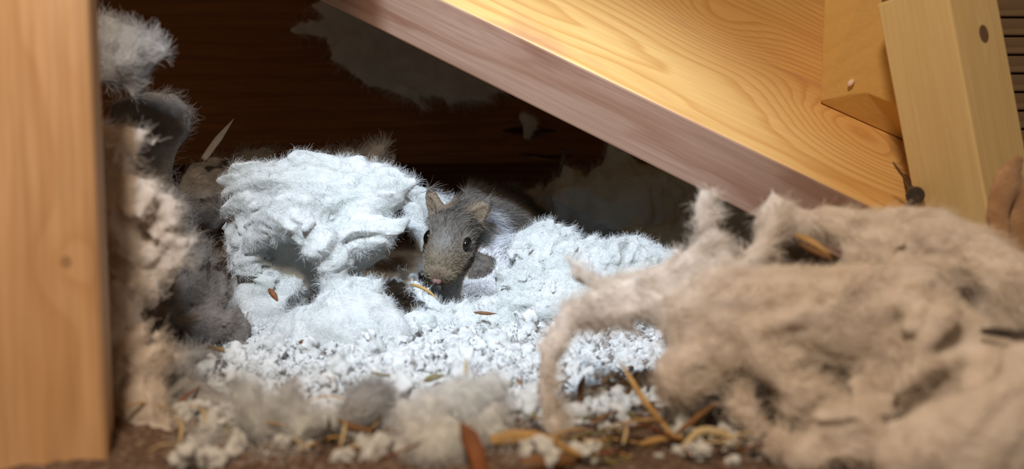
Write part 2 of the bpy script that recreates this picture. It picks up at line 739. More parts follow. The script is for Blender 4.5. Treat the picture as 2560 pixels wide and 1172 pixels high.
# ---------------- sloping rafter
n0 = P(1110, 0, .505)
n1 = P(2192, 521, .445)
axv = n1 - n0
wv = RGT * -.0124 + UPV * -.0249 + FWD * .0262
x_, y_, z_ = frame(axv, wv)          # y: across the narrow face, away and down
if z_.z < 0:
    z_ = -z_
    y_ = y_
back = .22                           # goes on up and out of frame
rl = axv.length + back + .014
# right-handed: local X along grain, Y narrow, Z wide
if x_.cross(y_).dot(z_) < 0:
    xx, oo = -x_, n1 + x_ * .014
else:
    xx, oo = x_, n0 - x_ * back
RN = -y_                             # its wide face looks at the viewer
RQ = n0
kn = [local_of(oo, xx, y_, z_, on_plane(px, py, RQ, RN)) for px, py in ((2130, 330), (1790, 60), (2260, 420))]
M['rafter_wood'] = wood_mat('golden_rafter', (.82, .53, .20), (.56, .27, .07), pith=(-.03, .045), freq=170, tilt=(.02, .03), fine=.25, dark_fac=.62,
                            rough=.5, knots=((kn[0][0], 0, kn[0][2], .045, .030, 0), (kn[1][0], 0, kn[1][2], .03, .03, 0), (kn[2][0], 0, kn[2][2], .02, .02, 0)),
                            stain=(.50, .24, .13), stain_lo=.62)
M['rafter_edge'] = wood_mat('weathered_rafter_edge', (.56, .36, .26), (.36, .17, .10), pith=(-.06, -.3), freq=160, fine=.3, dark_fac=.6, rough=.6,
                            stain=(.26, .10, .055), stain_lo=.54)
rafter = beam('rafter', oo, xx, y_, z_, rl, .038, .225, M['rafter_wood'], .0018,
              'golden sloping rafter with reddish underside crossing above the nest', 'rafter')
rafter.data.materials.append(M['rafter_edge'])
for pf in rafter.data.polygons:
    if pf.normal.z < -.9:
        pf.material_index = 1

# ---------------- block nailed to the rafter
M['block_wood'] = wood_mat('yellow_block', (.70, .46, .16), (.60, .36, .11), pith=(.1, .3), freq=90, fine=.15, dark_fac=.35, rough=.6)


def prism(name, front, backv, mat, label, cat):
    base = sum(front, Vector()) / len(front)
    bm = bmesh.new()
    a = [bm.verts.new(p - base) for p in front]
    b = [bm.verts.new(p - base) for p in backv]
    n = len(a)
    bm.faces.new(a)
    bm.faces.new(list(reversed(b)))
    for i in range(n):
        j = (i + 1) % n
        bm.faces.new((a[j], a[i], b[i], b[j]))
    bmesh.ops.recalc_face_normals(bm, faces=bm.faces)
    bmesh.ops.bevel(bm, geom=list(bm.edges), offset=.0009, segments=2, profile=.5, affect='EDGES')
    me = bpy.data.meshes.new(name)
    bm.to_mesh(me)
    bm.free()
    o = link(name, me, mat)
    o.location = base
    if label:
        tag(o, label, cat)
    return o


def on_rafter(px, py, off=.0003):
    return on_plane(px, py, RQ + RN * off, RN)


dl = on_rafter(2051, 254).y
fr_px = [(2064, -90), (2185, -90), (2262, 270), (2166, 229), (2050, 254)]
bk_px = [(2075, -80), (2230, -60), (2278, 358), (2160, 307), (2053, 258)]
fdep = [dl - .02, dl - .045, dl - .035, dl - .022, dl - .003]
block = prism('wood_block', [P(x, y, d) for (x, y), d in zip(fr_px, fdep)], [on_rafter(x, y) for x, y in bk_px], M['block_wood'],
              'short yellow wood block fixed on the rafter beside the right post', 'block')
M['scuff'] = plain_mat('splintered_wood', (.86, .72, .58), (.7, .5, .4), 300)
M['steel'] = plain_mat('dull_steel', (.10, .085, .075), (.2, .15, .12), 400, .5)
g_ = M['steel'].node_tree.nodes['Principled BSDF']
g_.inputs['Metallic'].default_value = .6
for (px, py, w) in ((2128, 206, 20), (2162, 204, 14)):
    y0 = dl - .0185
    pts = [P(px - w * .4, py + 10, y0), P(px, py, y0 - .001), P(px + w * .4, py - 10, y0)]
    me = tube_mesh('nail_dent', spline(pts, 6), .0016, .0008, 6, (.3, .3))
    d_ = sub('nail_dent', me, M['scuff'], block)

# ---------------- leaning square post at the right
m0 = P(2362, -50, .42)
m1 = P(2505, 720, .415)
lv = Vector((-.0189, .0330, 0))
ax, ay, az = frame(m0 - m1, lv)        # ay to the left-back, az to the right-back
if az.x < 0:
    az = -az
if ax.cross(ay).dot(az) < 0:
    ax2, o2 = -ax, m0
else:
    ax2, o2 = ax, m1
pk = local_of(o2, ax2, ay, az, on_plane(2460, 85, o2, ay))
M['stick_wood'] = wood_mat('pale_yellow_post', (.76, .57, .28), (.66, .46, .19), pith=(.10, .2), freq=120, fine=.25, dark_fac=.4, rough=.6,
                           knots=((pk[0], pk[1], pk[2], .006, .009, .0040),), knot_c=(.10, .045, .035))
stick = beam('wood_post', o2, ax2, ay, az, (m0 - m1).length, .038, .038, M['stick_wood'], .0012,
             'pale yellow leaning square post with a dark knot, right of the rafter', 'post')

# ---------------- board wall seen past the right post
M['plank'] = wood_mat('grey_brown_plank', (.24, .16, .09), (.12, .075, .04), pith=(.1, .3), freq=90, rough=.8)
wr = slab('wall_right', (.34, .62, -.05), (.75, .64, .42), M['back_wood'])
for k in range(9):
    z0 = .105 + k * .0125
    pl = beam('plank', Vector((.30, .607, z0)), Vector((1, 0, 0)), Vector((0, 1, .0)), Vector((0, 0, 1)), .35, .012, .0112, M['plank'], .001)
    pl.parent = wr
    pl.matrix_parent_inverse = wr.matrix_world.inverted()

# ------------------------------------------------------------------ loose ground layer
def gz(x, y):
    """height of the loose layer: low in front, rising to the nest"""
    s = np.clip((y - .28) / .30, 0, 1)
    s = s * s * (3 - 2 * s)
    base = -.002 + .012 * s
    base = base + .018 * np.clip((y - .60) / .12, 0, 1)
    base = base - .012 * np.exp(-(((x + .032) / .035) ** 2 + ((y - .575) / .03) ** 2))
    base = base + .006 * np.clip((-x - .12) / .1, 0, 1)
    return base


nx, ny = 420, 400
gx = np.linspace(-.55, .55, nx)
gy = np.linspace(.16, .95, ny)
X, Y = np.meshgrid(gx, gy, indexing='ij')
q = np.stack([X.ravel(), Y.ravel(), np.zeros(X.size)], 1)
Z = gz(X, Y).ravel() + .004 * fbm(q * 30, 2) + .003 * np.abs(fbm(q * 110 + 9, 2)) + .0012 * gnoise(q * 330)
i, j = np.meshgrid(np.arange(nx - 1), np.arange(ny - 1), indexing='ij')
i = i.ravel()
j = j.ravel()
fc = np.stack([i * ny + j, (i + 1) * ny + j, (i + 1) * ny + j + 1, i * ny + j + 1], 1)
gm = G('debris_layer')
v = gm.obj()
f1 = gm.noise(v, 90, 5, .65)
f2 = gm.noise(v, 400, 4, .7)
sp = gm.n('ShaderNodeSeparateXYZ')
gm.put(sp.inputs[0], v)
# wool dust thickens towards the nest, plant litter in front
near = gm.math('ADD', gm.math('MULTIPLY', gm.math('SUBTRACT', sp.outputs[1], .40), 4.5), gm.math('MULTIPLY', gm.math('SUBTRACT', f1, .5), 2.2))
near = gm.math('MINIMUM', gm.math('MAXIMUM', near, 0.0), 1.0)
c1 = gm.ramp(f2, [(.3, (.055, .032, .02)), (.5, (.14, .085, .055)), (.72, (.36, .28, .22))])
c2 = gm.ramp(f2, [(.28, (.40, .37, .34)), (.6, (.62, .64, .63))])
gm.color(gm.mix(near, c1, c2))
gm.b.inputs['Roughness'].default_value = .95
gm.bump(f2, .7, .003)
ground = link('loose_insulation_bed', mesh_np('loose_insulation_bed', np.stack([X.ravel(), Y.ravel(), Z], 1), fc), gm.m)
tag(ground, 'bed of brown litter and shredded white insulation under everything', 'insulation', kind='stuff')


def gh(x, y):
    s = min(max((y - .28) / .30, 0), 1)
    s = s * s * (3 - 2 * s)
    return (-.002 + .012 * s + .018 * min(max((y - .60) / .12, 0), 1) + .006 * min(max((-x - .12) / .1, 0), 1)
            - .012 * math.exp(-(((x + .032) / .035) ** 2 + ((y - .575) / .03) ** 2)))


def on_ground(px, py, lift=0.0):
    d = ray(px, py)
    lo, hi = .15, 1.4
    p = None
    for k in range(300):
        s = .2 + k * .003
        p = CAM + d * s
        if p.z <= gh(p.x, p.y) + .0015:
            break
    p.z += lift
    return p


# ------------------------------------------------------------------ the big tufts of insulation
tuft('insulation_tuft', 'big white fluffy insulation heap with torn folds, left of the squirrel', [
    E(790, 570, .535, 190, 140, 110), E(690, 480, .535, 120, 70, 80, -12), E(870, 470, .535, 120, 60, 80, 12),
    E(955, 515, .515, 70, 38, 50, -22), E(640, 610, .535, 75, 110, 70), E(700, 700, .525, 95, 80, 60), E(640, 790, .515, 70, 75, 60),
    C([(880, 520, .515, 40), (985, 482, .508, 24), (1030, 456, .503, 5)]), C([(860, 610, .505, 52), (970, 575, .497, 30), (1036, 534, .495, 5)]),
    C([(840, 745, .497, 36), (930, 712, .488, 24), (962, 690, .486, 7)]),
    C([(605, 655, .512, 20), (640, 590, .505, 36), (740, 545, .492, 46), (815, 620, .488, 48), (845, 730, .488, 40)]),
    C([(640, 430, .525, 26), (590, 430, .525, 18), (552, 447, .525, 6)]), C([(610, 500, .52, 24), (560, 520, .52, 7)]),
    C([(760, 410, .53, 30), (800, 395, .53, 14), (850, 408, .53, 20), (960, 430, .525, 18), (1000, 440, .52, 8)]),
], 'wool', 'f_white', k=.010, h=.0012, noise=((42, .006, 1.2), (105, .0024, 1.0), (300, .0009, .6)), flow=(1, 0, .25), nf=45000, flen=.0055, lift=.3, frad=.00004, curl=.8, spread=1.0, stretch=2.6)

tuft('insulation_puff', 'rounded smooth white insulation puff at the foot of the big heap', [
    E(905, 832, .475, 115, 80, 80), E(800, 830, .485, 90, 75, 70), E(720, 870, .485, 70, 55, 50), E(890, 765, .487, 80, 50, 50),
    C([(760, 880, .475, 30), (830, 890, .47, 24), (870, 860, .468, 12)]),
], 'wool', 'f_white', k=.014, h=.0014, noise=((40, .004, .6), (140, .0013, .6)), flow=(.6, 0, -1), nf=16000, flen=.005, lift=.3, frad=.00004, curl=.8, spread=1.0)

tuft('nest_rim', 'white frayed insulation rim cradling the squirrel from below and right', [
    E(1370, 650, .555, 95, 70, 60), E(1490, 670, .545, 140, 75, 80), E(1330, 725, .53, 85, 55, 60), E(1590, 645, .55, 100, 42, 60),
    E(1430, 770, .525, 160, 85, 80), E(1200, 820, .515, 110, 40, 50), E(1640, 760, .53, 120, 90, 80),
    C([(1350, 600, .555, 34), (1300, 618, .55, 18), (1262, 634, .546, 4)]), C([(1340, 660, .545, 36), (1290, 680, .54, 16), (1258, 690, .537, 5)]),
    C([(1420, 590, .565, 26), (1375, 570, .565, 18), (1330, 575, .565, 10), (1290, 588, .565, 4)]),
    C([(1000, 668, .535, 7), (1026, 712, .53, 14), (1080, 770, .522, 18), (1180, 788, .52, 22)]),
    C([(1180, 785, .52, 24), (1260, 752, .522, 28), (1310, 705, .53, 28)]),
    E(1080, 815, .51, 70, 40, 40),
], 'wool', 'f_white', k=.008, h=.0012, noise=((60, .0045, .8), (170, .0028, .8), (420, .0012, .8)), flow=(.3, .3, 1), stretch=1.4, nf=30000, frad=.000045, flen=.005,
     lift=.5, ridge=.6)

tuft('insulation_scrap', 'crumpled bluish white scrap behind the squirrel ear on the left', [
    C([(1022, 478, .60, 16), (1070, 505, .60, 30), (1125, 530, .605, 26)], ((0, 1, 0), 1.5)), C([(1035, 530, .58, 26), (1050, 575, .575, 24), (1055, 625, .572, 10)], ((0, 1, 0), 1.5)),
    E(1080, 560, .60, 50, 50, 16),
], 'wool', 'f_white', k=.006, h=.001, noise=((70, .0035, 1), (200, .0012, 1)), nf=3000, flen=.007, flow=(1, 0, -.6))

tuft('insulation_pile', 'dim grey insulation pile under the rafter behind the nest', [
    E(1660, 500, .67, 210, 95, 80), E(1490, 490, .68, 110, 60, 50), E(1260, 535, .72, 190, 70, 40), E(1820, 560, .65, 160, 80, 70),
    E(1440, 555, .69, 150, 70, 50), C([(1420, 470, .67, 40), (1412, 420, .67, 14)]), C([(1560, 430, .68, 40), (1540, 380, .68, 16)]),
    E(1700, 610, .62, 160, 60, 60),
], 'wool', 'f_white', k=.012, h=.0018, noise=((55, .008, 1), (150, .003, .8)), nf=12000, flen=.009, flow=(.3, 0, 1), lift=.5)

tuft('insulation_wisp', 'faint grey wisp rising behind the big white heap', [
    E(900, 440, .60, 85, 60, 40), E(820, 430, .60, 60, 40, 30), C([(930, 420, .60, 30), (920, 385, .60, 14)]),
], 'wool_grey', 'f_grey', k=.01, h=.0018, noise=((60, .006, 1), (160, .003, .8)), nf=3000, flen=.009, lift=.4, flow=(.3, 0, 1))

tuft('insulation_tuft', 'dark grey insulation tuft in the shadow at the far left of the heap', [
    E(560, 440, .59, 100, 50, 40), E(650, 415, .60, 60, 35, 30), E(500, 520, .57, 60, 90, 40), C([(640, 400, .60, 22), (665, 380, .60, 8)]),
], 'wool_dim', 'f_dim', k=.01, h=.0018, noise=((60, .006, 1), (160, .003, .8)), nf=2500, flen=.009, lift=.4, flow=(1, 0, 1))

# fibre mat stuck on the back board under the rafter
tuft('fibre_mat', 'ragged grey fibre mat clinging to the back board under the rafter', [
    C([(728, 76, .768, 5), (775, 62, .768, 14), (830, 75, .768, 26), (880, 110, .768, 60), (960, 140, .768, 75), (1040, 180, .768, 62), (1120, 200, .768, 50), (1210, 215, .768, 24), (1290, 220, .77, 8)], ((0, 1, 0), 4.5)),
    C([(850, 20, .768, 50), (920, 60, .768, 60), (1000, 120, .768, 60)], ((0, 1, 0), 4.5)), C([(1035, 215, .768, 28), (1040, 250, .768, 12), (1058, 265, .768, 4)], ((0, 1, 0), 2.5)),
    C([(1120, 230, .768, 18), (1190, 246, .768, 10), (1228, 247, .768, 4)], ((0, 1, 0), 2.5)),
], 'wool', 'f_white', k=.006, h=.0015, noise=((75, .007, 1), (190, .004, 1)), nf=9000, flen=.012, flow=(1, 0, -.35), lift=.6, stretch=3)
tuft('fluff_speck', 'small pale fluff speck caught on the knot of the back board', [
    C([(1308, 292, .772, 12), (1325, 310, .77, 18), (1318, 338, .772, 9)], ((0, 1, 0), 2)),
], 'wool', 'f_white', k=.004, h=.0009, noise=((150, .0015, .5),), nf=500, flen=.005)

# ---------------- left side tufts behind the post
tuft('hanging_tuft', 'mauve-grey tuft hanging high behind the left post', [  # shade put into the colour: darker wool on a tuft the lamps reach
    E(300, 130, .42, 72, 62, 40), E(262, 75, .42, 36, 36, 28), E(360, 120, .42, 34, 40, 24), E(230, 140, .42, 70, 60, 40), C([(320, 170, .42, 44), (328, 215, .42, 20), (344, 262, .42, 3)]),
    C([(370, 110, .42, 20), (405, 135, .42, 7)]),
], 'wool_grey', 'f_grey', k=.008, h=.0014, noise=((70, .003, .6), (180, .0018, .5)), nf=3500, flen=.007, flow=(.4, 0, 1))
tuft('insulation_flap', 'shade-darkened grey smooth flap of insulation below the hanging tuft', [  # flap in dimmed wool, its shade painted into the base colour
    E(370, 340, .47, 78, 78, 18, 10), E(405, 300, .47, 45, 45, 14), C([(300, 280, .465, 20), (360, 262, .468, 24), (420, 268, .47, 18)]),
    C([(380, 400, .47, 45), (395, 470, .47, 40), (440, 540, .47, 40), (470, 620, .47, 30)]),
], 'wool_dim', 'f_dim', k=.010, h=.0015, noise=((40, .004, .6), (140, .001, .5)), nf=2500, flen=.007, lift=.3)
tuft('insulation_tuft', 'brown dusty insulation column with white lit edges beside the left post', [
    E(235, 560, .395, 50, 260, 30), E(235, 820, .385, 50, 160, 30), E(265, 400, .375, 60, 95, 40), E(300, 520, .37, 70, 100, 45), E(320, 660, .37, 60, 110, 45), C([(300, 370, .372, 30), (340, 345, .372, 22), (352, 335, .372, 10)]),
    C([(360, 480, .375, 24), (410, 540, .375, 32), (425, 600, .375, 26), (400, 660, .375, 36), (390, 715, .375, 30)]), C([(410, 520, .375, 20), (438, 580, .375, 9)]),
    E(290, 790, .365, 70, 70, 40),
], 'wool_tan', 'f_tan', k=.009, h=.0013, noise=((55, .006, 1), (140, .0035, 1), (330, .001, .8)), nf=6000, flen=.007, flow=(.3, 0, 1), lift=.4, stretch=1.8)
tuft('insulation_tuft', 'low cream insulation tuft at the foot of the left post', [
    E(250, 1050, .36, 60, 150, 40), E(310, 900, .355, 70, 80, 40), C([(420, 850, .355, 10), (405, 890, .355, 24), (380, 950, .355, 34), (370, 1000, .35, 40)]), E(340, 1060, .345, 70, 90, 40), E(310, 1160, .335, 80, 70, 40),
    E(400, 1120, .34, 50, 50, 30),
], 'wool_tan', 'f_tan', k=.009, h=.0013, noise=((55, .006, 1), (140, .0035, 1), (330, .001, .8)), nf=6000, flen=.007, flow=(.3, 0, 1), lift=.4, stretch=1.8)
tuft('insulation_tuft', 'white pointed insulation shred at the lower left corner near the post', [
    C([(450, 1165, .325, 44), (490, 1120, .325, 34), (530, 1102, .325, 14), (556, 1098, .325, 4)]), E(430, 1180, .33, 60, 40, 40),
], 'wool', 'f_white', k=.008, h=.0012, noise=((50, .003, .6), (140, .0015, .6)), nf=2000, flen=.007)
tuft('insulation_tuft', 'shade-darkened insulation mound between the left post and white heap', [  # mound darkened by colour where the post shades it
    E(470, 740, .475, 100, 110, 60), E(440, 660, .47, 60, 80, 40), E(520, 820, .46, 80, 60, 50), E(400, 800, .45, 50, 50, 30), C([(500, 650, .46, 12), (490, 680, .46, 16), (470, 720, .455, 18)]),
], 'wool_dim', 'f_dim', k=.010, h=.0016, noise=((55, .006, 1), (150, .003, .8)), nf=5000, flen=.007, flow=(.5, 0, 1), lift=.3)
tuft('insulation_tuft', 'grey-brown curled tuft low beside the shade-darkened mound', [
    C([(430, 960, .38, 24), (450, 910, .38, 28), (490, 890, .38, 18), (508, 900, .38, 8)]), E(470, 1000, .37, 60, 45, 40), C([(410, 1010, .365, 20), (460, 960, .365, 24), (540, 1010, .365, 20)]),
    E(520, 1060, .36, 60, 40, 40),
], 'wool_grey', 'f_grey', k=.008, h=.0014, noise=((60, .004, .8), (150, .002, .6)), nf=3000, flen=.008)

# ---------------- foreground tufts at the right
tuft('insulation_blanket', 'cream insulation roll with a white pointed tip, under the right post', [
    C([(1930, 470, .365, 9), (1938, 515, .365, 22), (1960, 545, .365, 30), (2020, 560, .362, 44), (2120, 565, .36, 50), (2230, 585, .355, 60), (2340, 575, .35, 58), (2430, 625, .345, 70), (2530, 720, .335, 85), (2640, 800, .33, 90)]),
    E(2200, 640, .355, 100, 50, 50), E(2400, 680, .345, 120, 60, 50), C([(1920, 560, .365, 26), (1950, 540, .365, 24)]), C([(2270, 600, .345, 30), (2262, 660, .343, 18)]),
    E(2540, 800, .335, 90, 70, 50),
], 'wool_tan', 'f_tan', k=.010, h=.0014, noise=((32, .004, .9), (95, .002, .9), (240, .0008, .8)), nf=9000, flen=.006, flow=(1, 0, -.4), lift=.3)
tuft('insulation_heap', 'large beige fluffy insulation heap filling the right foreground', [
    E(2050, 800, .335, 230, 120, 90), E(1900, 765, .34, 180, 75, 70), E(1790, 810, .335, 100, 60, 50), E(2210, 790, .325, 200, 130, 90), E(2390, 920, .31, 160, 150, 80),
    E(1730, 880, .335, 50, 60, 40), C([(1900, 880, .325, 40), (1960, 960, .32, 36), (1990, 1030, .315, 24)]), C([(2340, 800, .30, 26), (2290, 880, .298, 26), (2240, 980, .296, 14)]),
    C([(1680, 890, .33, 14), (1700, 940, .33, 24), (1760, 900, .33, 30)]), E(2540, 1000, .29, 150, 120, 70), E(2080, 710, .34, 120, 40, 40),
], 'wool_tan', 'f_tan', k=.012, h=.0014, noise=((28, .007, .8), (75, .003, .9), (220, .0009, .8)), nf=25000, flen=.006, flow=(1, 0, .5), lift=.25, stretch=2.6)
tuft('insulation_clump', 'smooth peach insulation clump at the lower right corner', [
    E(2470, 1090, .275, 190, 110, 80), E(2300, 1150, .275, 120, 70, 60), E(2580, 950, .28, 90, 100, 60),
], 'wool_tan', 'f_tan', k=.014, h=.0014, noise=((30, .005, .8), (90, .0025, .8)), nf=2000, flen=.008, lift=.12)
tuft('insulation_clump', 'pale lumpy insulation clump below the beige heap, left of the corner', [
    E(2040, 1000, .315, 70, 50, 45), E(2150, 960, .31, 36, 30, 26), E(2110, 1060, .30, 90, 55, 50), E(2180, 1110, .295, 90, 60, 50), E(2010, 1130, .30, 70, 50, 45), E(2230, 1010, .305, 90, 40, 40),
], 'wool_tan', 'f_tan', k=.006, h=.0013, noise=((55, .004, .8), (150, .0018, .6)), nf=5000, flen=.008)
tuft('insulation_shred', 'small cream shred with dark tip standing in the straw', [
    C([(1850, 985, .325, 14), (1870, 1030, .322, 26), (1885, 1070, .32, 20), (1895, 1100, .318, 8)]), C([(1818, 1008, .323, 6), (1850, 1040, .322, 16)]), E(1940, 1110, .31, 40, 40, 30),
], 'wool_tan', 'f_tan', k=.005, h=.0011, noise=((70, .002, .7),), nf=1500, flen=.007, flow=(.3, 0, 1))
tuft('insulation_strand', 'long twisted cream strand drooping to the floor, right of the nest', [
    C([(1455, 1200, .325, 26), (1410, 1130, .327, 24), (1380, 1060, .33, 26), (1362, 960, .335, 24), (1375, 880, .34, 27), (1420, 800, .347, 32), (1500, 755, .355, 36), (1590, 745, .36, 30)], ((0, 1, 0), 1.6)),
    C([(1560, 745, .36, 34), (1660, 740, .36, 38), (1770, 725, .358, 40), (1860, 690, .357, 42), (1905, 625, .356, 34), (1930, 575, .358, 26), (1950, 545, .36, 16)], ((0, 1, 0), 1.4)),
    C([(1412, 638, .368, 5), (1450, 690, .367, 20), (1520, 720, .365, 30), (1600, 705, .363, 30), (1680, 685, .362, 34), (1750, 655, .362, 38), (1800, 665, .362, 26)], ((0, 1, 0), 1.3)),
    C([(1757, 480, .362, 7), (1760, 540, .362, 15), (1778, 595, .362, 23), (1805, 640, .362, 24), (1790, 680, .362, 28)], ((0, 1, 0), 1.6)),
    C([(1430, 790, .352, 22), (1500, 800, .352, 24), (1570, 795, .354, 20), (1610, 760, .356, 18)]), C([(1610, 700, .355, 22), (1615, 745, .354, 22)]),
    C([(1640, 770, .352, 34), (1720, 790, .35, 36), (1790, 780, .348, 34)]),
], 'wool_tan', 'f_tan', k=.007, h=.0012, noise=((45, .0032, .9), (120, .0018, 1), (300, .0008, 1)), nf=14000, flen=.007, flow=(1, 0, .3), lift=.35, stretch=3)
tuft('kraft_scrap', 'curved brown paper scrap leaning on the right post', [
    C([(2545, 400, .40, 14), (2510, 450, .395, 24), (2495, 540, .39, 26), (2510, 640, .385, 22)], ((0, 1, 0), 2.5)), E(2570, 560, .395, 60, 110, 12),
], 'wool_brown', 'f_brown', k=.006, h=.0013, noise=((40, .002, .6),), nf=0)

# ---------------- bottom middle clumps
tuft('insulation_clump', 'mauve-white wrinkled insulation clump at the bottom centre', [
    E(1140, 1010, .338, 95, 60, 50), E(1060, 1040, .33, 55, 40, 40), E(1100, 1110, .305, 85, 60, 50), E(1215, 990, .342, 50, 55, 45), C([(1005, 1020, .33, 6), (1030, 1070, .315, 22), (1080, 1130, .30, 36)]),
    E(1230, 1060, .322, 40, 50, 36), C([(1160, 950, .348, 16), (1165, 915, .348, 3)]),
], 'wool', 'f_white', k=.006, h=.0011, noise=((48, .0045, 1), (130, .002, .8)), nf=6000, flen=.007, flow=(.4, 0, -1), stretch=2.5)
tuft('insulation_clump', 'greenish grey oval insulation clump left of the bottom centre clump', [
    E(925, 1010, .345, 62, 48, 45), E(890, 1040, .335, 50, 35, 36),
], 'wool_grey', 'f_grey', k=.006, h=.0012, noise=((55, .003, .9), (150, .0016, .6)), nf=2500, flen=.007)
tuft('insulation_clump', 'pale insulation clump left of the litter near the bottom', [
    E(640, 1060, .325, 55, 50, 40), E(620, 990, .35, 45, 40, 36), E(720, 1030, .335, 45, 45, 36), E(800, 1060, .325, 60, 30, 30), C([(740, 1060, .325, 22), (752, 1100, .318, 6)]),
], 'wool', 'f_white', k=.006, h=.0012, noise=((60, .004, .9), (150, .002, .6)), nf=4000, flen=.007, flow=(0, 0, 1))

# ------------------------------------------------------------------ loose granules
rnd = random.Random(5)
protos = []
for k in range(7):
    prs = [ell((rnd.uniform(-1, 1) * .0034, rnd.uniform(-1, 1) * .0034, rnd.uniform(-.5, 1) * .0018), [rnd.uniform(.0014, .0040) for _ in range(3)]) for _ in range(6)]
    off = np.array([k * 3.1, k * 1.7, 0])
    v, f = sdf_mesh(prs, .0018, .0008, .003, lambda q: .0026 * fbm(q * 240 + off, 3), band=.006)
    protos.append((v, f, mesh_np('wool_granule', v, f)))
for _, _, me in protos:
    me.materials.append(M['granule'])


def spot(rs):
    """random place on the bed in view, denser near the nest and thin in front"""
    while True:
        px = rs.uniform(430, 1900)
        py = rs.uniform(700, 1160)
        w = 1.0 if py < 960 else max(.12, 1 - (py - 960) / 140)
        if px > 1500:
            w *= .6
        if rs.random() < w:
            p = on_ground(px, py)
            return p


big, small = [], []
for k in range(1500):
    p = spot(rnd)
    big.append((p, rnd.uniform(.35, 1.0) ** 1.3 * (1.6 if k % 9 == 0 else 1.0), k % 7))
big.sort(key=lambda t: -t[1] / t[0].y)
for k, (p, s, m) in enumerate(big[:260]):
    o = link('wool_granule', protos[m][2])
    o.location = (p.x, p.y, p.z + .002 * s)
    o.rotation_euler = (rnd.uniform(0, 6), rnd.uniform(0, 6), rnd.uniform(0, 6))
    o.scale = (s,) * 3
    tag(o, 'loose white insulation granule scattered on the bed around the nest', 'granule', 'loose insulation granules')
vs, fs, nb = [], [], 0
for (p, s, m) in big[260:]:
    v, f, _ = protos[m]
    rm = np.array(Matrix.Rotation(rnd.uniform(0, 6), 3, 'X') @ Matrix.Rotation(rnd.uniform(0, 6), 3, 'Z'))
    vs.append(v @ rm.T * s + np.array([p.x, p.y, p.z + .001]))
    fs.append(f + nb)
    nb += len(v)
crumbs = link('insulation_crumbs', mesh_np('insulation_crumbs', np.concatenate(vs), np.concatenate(fs)), M['granule'])
tag(crumbs, 'fine white insulation crumbs sprinkled between the larger granules', 'insulation', kind='stuff')
# loose fibres over the bed
rs = np.random.RandomState(3)
pp = np.array([list(spot(rnd)) for _ in range(900)])
pp = np.repeat(pp, 14, 0) + rs.normal(size=(12600, 3)) * np.array([.004, .004, .001])
nn = np.tile(np.array([0, 0, 1.0]), (len(pp), 1))
t0 = rs.normal(size=pp.shape)
t0[:, 2] *= .4
hair('fibres', grow(pp, nn, t0, .010, 6, .6, .5, 140, rs), .00006, .00003, M['f_white'], crumbs)

# ------------------------------------------------------------------ squirrel
sq_o = P(1121, 580, .545)
nose_d = (RGT * -.27 + UPV * -.80 + FWD * -.56).normalized()
up_d = (RGT * -.06 + UPV * .56 + FWD * -.83)
up_d = (up_d - nose_d * up_d.dot(nose_d)).normalized()
rt_d = up_d.cross(nose_d)
if rt_d.x < 0:
    rt_d = -rt_d
HM = np.array([list(nose_d), list(rt_d), list(up_d)], np.float32)
HC = sq_o - up_d * .010


def H(a, b, c):
    return HC + nose_d * (a * .001) + rt_d * (b * .001) + up_d * (c * .001)


def He(a, b, c, r, M2=None):
    return ell(H(a, b, c), [x * .001 for x in r], HM if M2 is None else M2)


prims = [
    He(-8, 0, 1, (20, 14.6, 14)), He(2, 0, 0, (16, 12.8, 12.5)),
    chain([(H(4, 0, 0), .0122), (H(13, 0, -2), .0106), (H(19.5, 0, -4), .0082)]),
    He(5, 7, -4, (10, 8, 8)), He(5, -7, -4, (10, 8, 8)),
    He(17.5, 5, -6, (6.5, 5.6, 5)), He(17.5, -5, -6, (6.5, 5.6, 5)), He(15, 0, -10, (6, 4.5, 3)),
    # neck, back, chest, shoulder, haunch, forelegs
    chain([(H(-14, 0, -4), .0145), (P(1185, 575, .585), .018), (P(1235, 600, .62), .026)]),
    ell(P(1240, 620, .63), (.036, .042, .030)), ell(P(1195, 690, .567), (.019, .018, .019)),
    chain([(P(1245, 640, .58), .014), (P(1275, 675, .568), .010), (P(1240, 715, .555), .006)]),
    chain([(P(1150, 680, .575), .012), (P(1130, 725, .565), .007)]),
    # tail curled round behind
    chain([(P(1330, 640, .65), .010), (P(1330, 570, .645), .013), (P(1270, 520, .64), .014), (P(1190, 500, .635), .010)]),
]
# ears
EARS = []
for s in (-1, 1):
    out = (rt_d * s * .55 + up_d * .55 - nose_d * .75).normalized()
    facing = (nose_d * .55 + up_d * .45 + rt_d * s * .35)
    facing = (facing - out * facing.dot(out)).normalized()
    side = out.cross(facing).normalized()
    b0 = H(-11, s * 10.6, 8)
    EM = np.array([list(side), list(facing), list(out)], np.float32)
    c0 = b0 + out * .005
    e_out, lo_, hi_ = ell(c0, (.0058, .0030, .0115), EM)
    e_in, _, _ = ell(c0 + facing * .0026 + out * .0015, (.0042, .0026, .0088), EM)
    prims.append((lambda q, a=e_out, b=e_in: np.maximum(a(q), -b(q)), lo_, hi_))
    prims.append(chain([(c0 + out * .004 - facing * .001, .0026), (c0 + out * .0135 - facing * .0008, .0008)]))
    EARS.append((c0, out, facing))


def sq_disp(q):
    return .0004 * fbm(q * 150, 2)


v, f = sdf_mesh(prims, .0055, .0008, .004, sq_disp, band=.004)
eyes = [(H(3.2, s * 11.4, 4.8), s) for s in (1, -1)]
